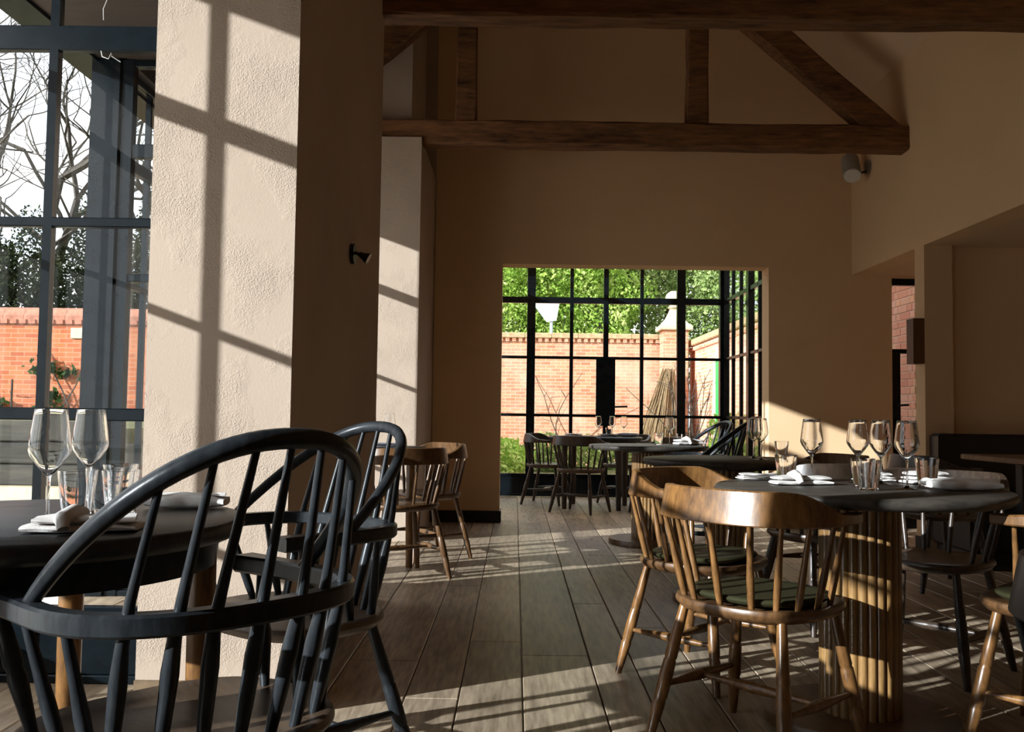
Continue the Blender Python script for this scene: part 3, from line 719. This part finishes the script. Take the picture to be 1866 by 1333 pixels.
for x, y, l in [(-0.888, 1.785, 'wine glass at the left edge, nearest the viewer on the window table'), (-0.934, 2.055, 'wine glass behind the tumblers on the window table'),
                (1.03, 3.25, 'wine glass standing alone behind the folded napkin on the front table'), (1.203, 3.285, 'left one of two overlapping wine glasses on the front table'),
                (1.252, 3.205, 'right one of two overlapping wine glasses on the front table'), (1.253, 2.995, 'rightmost wine glass on the front table, against the brick door'),
                (1.312, 5.15, 'left wine glass of the pair on the second table'), (1.295, 4.93, 'right wine glass of the pair on the second table'),
                (1.222, 7.40, 'lone wine glass on the third table before the brushwood'), (0.90, 10.12, 'left wine glass on the farthest table'), (1.06, 10.18, 'middle wine glass on the farthest table'), (1.17, 10.05, 'right wine glass on the farthest table'),
                (-0.93, 6.02, 'left wine glass on the left bay table'), (-0.82, 6.12, 'right wine glass on the left bay table')]:
    ware(WG, x, y, l, 'wine glass', GW)
for x, y, l in [(-0.893, 1.915, 'water tumbler left of the others on the window table'), (-0.875, 2.0, 'tumbler between the wine stem and the leaning pair on the window table'), (-0.812, 1.935, 'nearest tumbler behind the black hoop on the window table'), (-0.90, 2.14, 'tallest-looking tumbler beside the pier on the window table'),
                (0.937, 3.235, 'tumbler behind the knotted napkin on the front table'), (1.105, 2.925, 'tumbler at the near middle of the front table'), (1.125, 3.03, 'tumbler hidden behind the near one on the front table'), (1.372, 3.12, 'right tumbler on the front table beside the rolled napkin'),
                (1.47, 5.16, 'tumbler on the second table against the sunlit wall'), (1.13, 7.36, 'tumbler left of the glass on the third table'), (1.01, 10.05, 'tumbler on the farthest table')]:
    ware(TB, x, y, l, 'tumbler', GT)
def napkin(x, y, deg, lx, ly, h, label, style='fold', mat='linen'):
    t = thing('napkin', label, 'napkin', (x, y, 0.75), math.radians(deg), 'linen napkins on the tables')
    n = 22
    def sheet(L, W, z0, hh, tw, ph):
        rings = []
        for i in range(n + 1):
            u = (i / n - 0.5) * L; f = math.sin(math.pi * (0.06 + 0.88 * i / n)) ** 0.35
            wob = 0.004 * math.sin(7 * u / L + ph) + 0.002 * math.sin(17 * u / L + ph * 2)
            ring = []
            for k in range(16):
                a = 2 * math.pi * k / 16; c, s = math.cos(a), math.sin(a)
                yy = W / 2 * math.copysign(abs(c) ** 0.55, c) * (0.92 + 0.08 * f) + wob
                zz = hh / 2 * math.copysign(abs(s) ** 0.7, s) * f
                ring.append((u + tw * yy, yy, max(0.0005, z0 + hh / 2 + zz + (0.002 * math.sin(9 * u / L + c * 2 + ph) if s > 0 else 0))))
            rings.append(ring)
        return MB().loft(rings)
    if style == 'fold':
        k = 3
        for i in range(k): build(sheet(lx * (1 - 0.04 * i), ly * (1 - 0.05 * i), h * i / k, h / k * 1.05, 0.06 * (i - 1), i * 1.7), 'fold_layer', mat, t)
    elif style == 'roll':
        build(sheet(lx, ly, 0, h, 0.05, 0.6), 'roll', mat, t)
        build(sheet(lx * 0.96, ly * 0.5, h * 0.86, h * 0.18, -0.08, 2.0), 'fold_layer', mat, t)
    else:  # knotted
        build(sheet(lx, ly, 0, h * 0.55, 0.08, 0.6), 'fold_layer', mat, t); build(sheet(lx * 0.9, ly * 0.9, h * 0.5, h * 0.45, -0.10, 2.3), 'fold_layer', mat, t)
        build(MB().tube([(-lx * 0.13, -ly * 0.62, 0.010), (-lx * 0.16, -ly * 0.52, h * 0.9), (-lx * 0.10, 0, h * 1.12), (-lx * 0.08, ly * 0.5, h * 0.85), (-lx * 0.1, ly * 0.58, 0.012)], [0.010, 0.014, 0.015, 0.013, 0.009], 10), 'knot_band', mat, t)
    return t
napkin(-0.775, 1.70, 14, 0.19, 0.10, 0.030, 'crumpled white napkin at the near edge of the window table', 'knot')
napkin(-0.735, 2.115, 8, 0.17, 0.075, 0.032, 'rolled grey-white napkin at the pier end of the window table', 'roll')
napkin(0.955, 3.13, 12, 0.20, 0.085, 0.032, 'white napkin with a folded band on the front table', 'knot')
napkin(0.895, 3.385, 4, 0.17, 0.09, 0.020, 'flat folded white napkin at the back left of the front table', 'fold')
napkin(1.425, 2.975, -4, 0.215, 0.07, 0.036, 'long rolled napkin at the right side of the front table', 'roll')
napkin(1.285, 3.36, 10, 0.12, 0.09, 0.030, 'small folded napkin behind the rightmost wine glass', 'fold')
napkin(1.43, 3.265, 16, 0.15, 0.09, 0.042, 'bright folded napkin at the far right of the front table', 'fold')
napkin(1.375, 7.38, 20, 0.24, 0.13, 0.05, 'bulky white napkin on the third table', 'knot')
napkin(0.62, 9.9, 0, 0.20, 0.12, 0.03, 'white napkin at the left of the farthest table', 'fold')
napkin(0.98, 9.85, 15, 0.2, 0.12, 0.03, 'blue-grey napkin in the middle of the farthest table', 'fold', 'grey_linen')
napkin(1.2, 9.92, -8, 0.22, 0.14, 0.04, 'blue-grey napkin at the right of the farthest table', 'roll', 'grey_linen')
napkin(-0.80, 5.95, 25, 0.2, 0.1, 0.03, 'dark napkin on the left bay table', 'fold', 'grey_linen')
ch = thing('cutlery_holder', 'small dark holder with cutlery on the third table', 'cutlery holder', (1.33, 7.56, 0.75))
build(MB().box((-0.045, -0.03, 0), (0.045, 0.03, 0.05), 0.004), 'holder', 'leather', ch)
for k, (dx, dz) in enumerate(((-0.015, 0.085), (0.018, 0.08))): build(MB().tube([(dx, 0, 0.045), (dx * 1.2, 0.004, dz)], [0.006, 0.009], 8), 'handle', 'cutlery', ch)

# ------------------------------------------------------------------ garden
gd = MB().box((-60, -20, -0.22), (60, 70, -0.14)); g = build(gd, 'ground', 'grass'); g['kind'] = 'structure'; g['label'] = 'lawn outside the building'; g['category'] = 'ground'
pv = struct(MB().box((-16.0, -12, -0.14), (-2.20, 7.6, -0.05)).box((-2.2, YW1 + 0.05, -0.14), (-1.21, YN2 - 0.06, -0.05)), 'ground_paving', 'paving', 'pale paving outside the windows', 'paving')
for k in range(5):
    for j in range(3):
        build(MB().box((-2.2 + k * 0.2, YN2 - 0.62 + j * 0.18, -0.05), (-2.2 + k * 0.2 + 0.19, YN2 - 0.62 + j * 0.18 + 0.17, -0.035), 0.004), 'paver', 'paving_red' if (k + j) % 3 else 'paving', pv)
for k in range(9):
    build(MB().box((-7.6 + k * 0.6, 5.6 + (k % 2) * 0.02, -0.05), (-7.6 + k * 0.6 + 0.58, 6.0, -0.038), 0.004), 'paver', 'paving_red', pv)
sl = thing('sleeper_bed', 'stacked timber sleeper retaining wall outside the left window', 'retaining wall', (-6.0, 8.2, 0))
for r in range(3):
    for k in range(4):
        x0 = -5.5 + k * 2.0 + (r % 2) * 0.7
        build(MB().box((x0, -0.12 + rng.uniform(-.01, .01), 0.30 + r * 0.19), (x0 + 1.98, 0.12, 0.30 + r * 0.19 + 0.18), 0.012), 'sleeper', 'sleeper', sl)
for k in range(6): build(MB().box((-5.5 + k * 1.3, -0.30, 0.12), (-5.5 + k * 1.3 + 1.28, 0.12, 0.30), 0.01), 'stone_block', 'stone', sl)
build(MB().box((-5.5, -0.26, -0.06), (2.6, 0.12, 0.12)), 'kerb', 'sleeper', sl)
build(MB().box((-5.5, 0.12, 0.6), (2.6, 6.2, 0.80)), 'soil', 'grass', sl)

# left garden wall with coping and climbing plant
lw = thing('garden_wall', 'orange brick garden wall beyond the left window', 'wall', (-8.5, 15.0, 0))
build(MB().box((-8.5, 0, -0.2), (6.6, 0.34, 2.40)), 'wall_face', 'brick_left', lw)
dm = MB()
for k in range(100): dm.box((-8.5 + k * 0.15, -0.05, 2.33), (-8.5 + k * 0.15 + 0.09, 0.0, 2.40))
o = build(dm, 'dentil_course', 'coping_red', lw); o['kind'] = 'stuff'
me = MB().tube([(0, 0.17, 2.40), (0.33, 0.17, 2.40)], 0.21, 10, smooth=False).mesh('coping_tile')
for k in range(45): c = link('coping_tile', me, 'coping_red', lw, (-8.5 + k * 0.335, 0, 0)); c.scale = (1, 1, 1)
ss = tag(build(MB().box((-7.18, 14.96, 2.10), (-6.98, 14.995, 2.27), 0.004), 'stone_plaque', 'stone'), 'small pale plaque high on the orange garden wall', 'plaque')
# climbing plant on the left wall
cp = thing('climbing_plant', 'dark leafy climber on the orange garden wall', 'plant', (-7.2, 14.93, 0))
m = MB()
for (x0, x1, z0, z1) in ((0.25, -0.45, 0.55, 1.95), (-0.1, 0.3, 0.9, 1.75), (-0.9, -1.4, 0.6, 1.2)): m.tube([(x0, 0, z0), (lerp(x0, x1, .5) + .05, -0.02, lerp(z0, z1, .5)), (x1, 0, z1)], 0.012, 5)
build(m, 'stem', 'bark', cp)
pts = []
for (cx, cz, sx, sz, n) in ((-0.35, 1.65, .16, .12, 90), (-0.02, 1.55, .2, .08, 70), (-0.25, 1.15, .12, .1, 60), (-0.1, 0.85, .22, .12, 140), (-1.3, 1.05, .3, .1, 130)):
    pts += [(cx + rng.gauss(0, sx * .6), rng.uniform(-.06, .0), cz + rng.gauss(0, sz * .6)) for _ in range(n)]
o = link('leaves', quads_mesh('leaves', pts, 0.055), 'leaf_ivy', cp); o['kind'] = 'stuff'
# stake
tag(build(MB().tube([(-7.95, 14.7, -0.1), (-7.95, 14.7, 1.42)], 0.018, 6), 'garden_stake', 'bark'), 'thin stake standing before the orange garden wall', 'stake')

def bare_tree(x, y, h, label, seed, lean=0.0, r0=0.16, spread=0.55):
    r = random.Random(seed); mb = MB()
    t = thing('bare_tree', label, 'tree', (x, y, -0.15), 0, 'leafless trees')
    def grow(p, d, L, rad, depth):
        n = 4; pts = [p]; rr = [rad]; q = Vector(p); dd = Vector(d)
        for i in range(n):
            dd = (dd + Vector((r.gauss(0, .13), r.gauss(0, .13), r.gauss(0.05, .08)))).normalized()
            q = q + dd * (L / n); pts.append(q.copy()); rr.append(lerp(rad, rad * 0.62, (i + 1) / n))
        mb.tube(pts, rr, 6 if depth < 2 else (4 if depth < 4 else 3), cap=False)
        if depth >= 6 or rad < 0.006: return
        k = r.choice((2, 3, 3)) if depth < 4 else 2
        for j in range(k):
            ax = Vector((r.gauss(0, 1), r.gauss(0, 1), r.gauss(0.15, 0.5))).normalized()
            nd = (dd * (1 - spread * r.uniform(.6, 1.1)) + ax * spread).normalized()
            src = pts[-1] if j == 0 else pts[r.choice((2, 3, 4))]
            grow(src, nd, L * r.uniform(.62, .85), rad * r.uniform(.5, .68), depth + 1)
    grow(Vector((0, 0, 0)), Vector((lean, 0, 1)).normalized(), h * 0.34, r0, 0)
    build(mb, 'branches', 'bark', t)
    return t
bare_tree(-9.0, 18.5, 9.5, 'bare tree with pale trunk rising behind the orange wall', 11, 0.0, 0.15)
bare_tree(-12.3, 21.0, 12.0, 'spreading bare tree at the far left against the sky', 5, 0.10, 0.22)
bare_tree(-10.6, 24.0, 12.0, 'bare tree between the two others against the sky', 23, -0.05, 0.2)
bare_tree(-14.5, 25.0, 13.0, 'distant bare tree at the left edge of the window', 31, 0.15, 0.22)

def blob_tree(name, label, blobs, n, size, mat, trunk=None, cat='tree', group=None):
    c = blobs[0][0]; base = (c[0], c[1], -0.15)
    t = thing(name, label, cat, base, 0, group)
    pts = []; tot = sum(b[1][0] * b[1][1] * b[1][2] for b in blobs)
    for (bc, br) in blobs:
        k = int(n * br[0] * br[1] * br[2] / tot)
        d = nrng.normal(size=(k, 3)); d /= np.linalg.norm(d, axis=1)[:, None]
        rad = nrng.random(k) ** 0.28
        lump = 1 + 0.22 * np.sin(d[:, 0] * 7 + bc[0]) * np.sin(d[:, 2] * 6 + bc[1])
        pts.append(np.array(bc) - np.array(base) + d * np.array(br) * (rad * lump)[:, None])
    o = link('foliage', quads_mesh('foliage', np.concatenate(pts), size), mat, t); o['kind'] = 'stuff'
    if trunk:
        m = MB()
        for (a, b, r) in trunk: m.tube([Vector(a) - Vector(base), (Vector(a).lerp(Vector(b), .5)) - Vector(base) + Vector((rng.uniform(-.1, .1), 0, 0)), Vector(b) - Vector(base)], [r, r * .8, r * .5], 7)
        build(m, 'trunk', 'bark', t)
    return t
GE = 'dark evergreens behind the left garden wall'
blob_tree('evergreen_tree', 'dark evergreen mass at the left edge behind the orange wall', [((-9.85, 18.2, 2.3), (0.95, 0.8, 2.35)), ((-11.2, 18.4, 2.2), (1.0, 0.8, 2.6))], 34000, 0.046, 'leaf_dark', [((-9.85, 18.2, 0), (-9.85, 18.2, 3), .15)], group=GE)
blob_tree('evergreen_tree', 'dark evergreen directly behind the pale tree trunk', [((-9.35, 20.6, 2.3), (1.1, 0.8, 3.0))], 26000, 0.046, 'leaf_dark', [((-9.0, 20.6, 0), (-9.0, 20.6, 3), .15)], group=GE)
blob_tree('evergreen_tree', 'dark evergreen to the right, seen through both porch windows', [((-7.0, 18.5, 2.6), (1.2, 0.9, 2.9))], 20000, 0.05, 'leaf_dark', [((-7.0, 18.5, 0), (-7.0, 18.5, 3), .15)], group=GE)

# far garden wall, pier with finial, side wall
fwY = 21.0
fw = thing('garden_wall', 'pink-orange brick garden wall across the far garden', 'wall', (0, fwY, 0))
build(MB().box((-7.0, 0, -0.2), (3.9, 0.34, 2.70)), 'wall_face', 'brick_x', fw)
dm = MB()
for k in range(74): dm.box((-7.0 + k * 0.147, -0.05, 2.62), (-7.0 + k * 0.147 + 0.085, 0.0, 2.70))
o = build(dm, 'dentil_course', 'brick_x', fw); o['kind'] = 'stuff'
me = MB().box((0, -0.08, 2.70), (0.59, 0.42, 2.82), 0.015).mesh('coping_stone')
for k in range(18): link('coping_stone', me, 'coping', fw, (-7.0 + k * 0.6, 0, 0))
pr = thing('gate_pier', 'square brick pier with stone cap and ball finial', 'pier', (3.48, 20.55, 0))
build(MB().box((-0.27, -0.27, -0.2), (0.27, 0.27, 2.86)), 'shaft', 'brick_x', pr)
cap_ = build(MB().lathe([(0.001, 2.86), (0.48, 2.86), (0.50, 2.88), (0.50, 2.95), (0.40, 3.00), (0.25, 3.13), (0.16, 3.26), (0.12, 3.34), (0.001, 3.34)], 4, smooth=False), 'cap', 'stone', pr, None, math.pi / 4)
build(MB().lathe([(0.10, 3.34), (0.14, 3.38), (0.09, 3.42), (0.16, 3.48), (0.195, 3.57), (0.17, 3.67), (0.08, 3.74), (0.001, 3.75)], 18), 'ball_finial', 'stone', cap_)
sw = thing('garden_wall', 'red brick garden wall running along the right of the garden room', 'wall', (3.9, 0, 0))
build(MB().box((0.02, 8.72, -0.2), (0.34, 8.95, 2.52)).box((0.02, 9.95, -0.2), (0.34, 21.0, 2.52)), 'wall_face', 'brick_y', sw)
build(MB().box((0.008, 8.95, -0.2), (0.34, 9.95, 2.52)), 'mortar_bed', 'mortar', sw)
me_s = MB().box((0.0, 0.004, 0.004), (0.06, 0.221, 0.069), 0.003).mesh('brick'); me_h = MB().box((0.0, 0.004, 0.004), (0.06, 0.1085, 0.069), 0.003).mesh('brick')
for r in range(0, 34):
    z = -0.05 + r * 0.075; y = 8.95 - (0.17 if r % 2 else 0.0); k = r % 2
    if z + 0.075 > 2.45: break
    while y < 9.93:
        st = (k % 2 == 0)
        if y >= 8.94: link('brick', me_s if st else me_h, 'brick_one', sw, (rng.uniform(-.002, .002) + 0.0, y, z))
        y += 0.225 if st else 0.1125; k += 1
dm = MB()
for k in range(86): dm.box((-0.04, 8.73 + k * 0.142, 2.42), (0.03, 8.73 + k * 0.142 + 0.085, 2.50))
o = build(dm, 'dentil_course', 'brick_y', sw); o['kind'] = 'stuff'
me = MB().box((-0.08, 0, 2.52), (0.42, 0.59, 2.66), 0.02).mesh('coping_stone')
for k in range(20): link('coping_stone', me, 'coping', sw, (0, 8.73 + k * 0.6, 0))
gdr = thing('green_door', 'green painted garden door with cream frame in the red wall', 'door', (3.9, 17.6, 0))
build(MB().box((-0.03, -0.48, 0), (0.02, 0.48, 2.05)), 'door_leaf', 'green_paint', gdr)
build(MB().box((-0.05, 0.48, 0), (0.02, 0.60, 2.12)).box((-0.05, -0.6, 0), (0.02, -0.48, 2.12)).box((-0.05, -0.48, 2.05), (0.02, 0.48, 2.12)), 'door_frame', 'cream_paint', gdr)
sg = thing('pole_panel', 'pale panel on a thin pole above the far garden wall', 'sign', (0.85, 22.6, 0))
build(MB().tube([(0, 0, -0.15), (0, 0, 3.4)], 0.04, 8), 'pole', 'pale_blue_metal', sg)
build(MB().add([(-0.42, -0.06, 3.62), (-0.12, -0.06, 3.22), (0.12, -0.06, 3.26), (0.20, -0.06, 3.75), (-0.42, -0.06, 3.75), (-0.42, -0.03, 3.62), (-0.12, -0.03, 3.22), (0.12, -0.03, 3.26), (0.20, -0.03, 3.75), (-0.42, -0.03, 3.75)],
               [(4, 3, 2, 1, 0), (5, 6, 7, 8, 9), (0, 1, 6, 5), (1, 2, 7, 6), (2, 3, 8, 7), (3, 4, 9, 8), (4, 0, 5, 9)]), 'panel', 'white_panel', sg)
# brushwood bundle against the pier
bw = thing('brushwood_bundle', 'tall bundle of dry brown sticks leaning on the brick pier', 'brushwood', (3.05, 19.6, -0.14))
m = MB()
for k in range(620):
    a = rng.uniform(0, 2 * math.pi); r = math.sqrt(rng.random())
    p0 = Vector((0.55 * r * math.cos(a) - 0.15, 0.3 * r * math.sin(a) - 0.25, 0)); p1 = Vector((0.13 * r * math.cos(a) + 0.22, 0.1 * r * math.sin(a) + 0.35, rng.uniform(1.5, 2.15)))
    m.tube([p0, p0.lerp(p1, .5) + Vector((rng.gauss(0, .03), rng.gauss(0, .03), 0)), p1], [0.016, 0.013, 0.007], 4, cap=False)
build(m, 'sticks', 'twig', bw)
def twig_shrub(x, y, n, h, label):
    t = thing('bare_shrub', label, 'shrub', (x, y, -0.14), 0, 'bare shrubs against the brick')
    m = MB()
    for k in range(n):
        d = Vector((rng.gauss(0, .18), rng.gauss(0, .06), 1)).normalized(); p = Vector((rng.gauss(0, .12), rng.gauss(0, .06), 0)); P = [p]
        for i in range(7): d = (d + Vector((rng.gauss(0, .14), rng.gauss(0, .06), rng.gauss(0, .05)))).normalized(); p = p + d * (h * rng.uniform(.8, 1.1) / 7); P.append(p)
        m.tube(P, [lerp(.016, .005, i / 7) for i in range(8)], 4, cap=False)
        for b in range(4):
            s = P[rng.randint(2, 6)]; e = s + Vector((rng.gauss(0, .2), rng.gauss(0, .08), rng.uniform(.1, .4))); m.tube([s, e], [.008, .003], 3, cap=False)
    build(m, 'stems', 'bark', t)
    return t
twig_shrub(3.45, 18.6, 16, 2.2, 'leafless twiggy shrub between the brushwood and the green door')
twig_shrub(0.95, 20.75, 2, 2.3, 'single bare climbing stem on the far garden wall')
# planting along the far garden
def shrub(x, y, z, rx, ry, rz, n, mat, label, size=0.05):
    return blob_tree('garden_shrub', label, [((x, y, z), (rx, ry, rz))], n, size, mat, None, 'shrub', 'low garden shrubs')
shrub(-0.35, 17.0, 0.18, 0.75, 0.6, 0.42, 2600, 'leaf_bright', 'low bright green shrub left of the garden doors')
shrub(0.95, 18.6, 0.15, 0.9, 0.5, 0.45, 2400, 'leaf_mid', 'low yellow-green plants behind the farthest table')
shrub(2.3, 19.6, 0.10, 0.7, 0.4, 0.4, 1600, 'leaf_mid', 'small green clump left of the brushwood')
shrub(3.05, 13.0, 0.30, 0.35, 1.0, 0.75, 3200, 'leaf_bright', 'green bush outside the right garden-room glazing', 0.05)
# trees beyond the far wall
GTx = 'sunlit trees beyond the far garden wall'
blob_tree('leafy_tree', 'bright green laurel at the left above the far wall', [((-1.4, 24.5, 3.6), (2.3, 1.3, 2.2)), ((-0.2, 24.2, 4.6), (1.6, 1.1, 1.5))], 34000, 0.055, 'leaf_bright', [((-1.4, 24.5, 0), (-1.2, 24.5, 3.5), .12)], group=GTx)
blob_tree('leafy_tree', 'bright green laurel in the middle above the far wall', [((1.6, 24.8, 3.7), (1.9, 1.2, 1.9)), ((1.2, 24.6, 5.2), (1.9, 1.2, 1.4))], 34000, 0.055, 'leaf_bright', [((2.0, 24.3, 0), (2.2, 24.2, 3.8), .12), ((2.2, 24.2, 3.5), (1.7, 24.1, 4.3), .06)], group=GTx)
blob_tree('leafy_tree', 'duller green tree behind the ball finial', [((4.2, 26.0, 4.2), (1.9, 1.3, 2.4)), ((3.4, 26.0, 5.6), (1.6, 1.2, 1.5))], 26000, 0.058, 'leaf_mid', [((4.2, 26, 0), (4.2, 26, 4), .14)], group=GTx)
blob_tree('leafy_tree', 'olive green tree at the right above the red wall', [((6.6, 25.0, 4.0), (2.0, 1.6, 2.8))], 16000, 0.06, 'leaf_mid', [((6.6, 25, 0), (6.6, 25, 4), .14)], group=GTx)
blob_tree('leafy_tree', 'tall green tree filling the gap high above the far wall', [((0.5, 29.0, 6.0), (4.5, 1.5, 3.2))], 22000, 0.09, 'leaf_mid', [((0.5, 29, 0), (0.5, 29, 5), .2)], group=GTx)
for o in bpy.data.objects:
    if 'used' in o.keys(): del o['used']
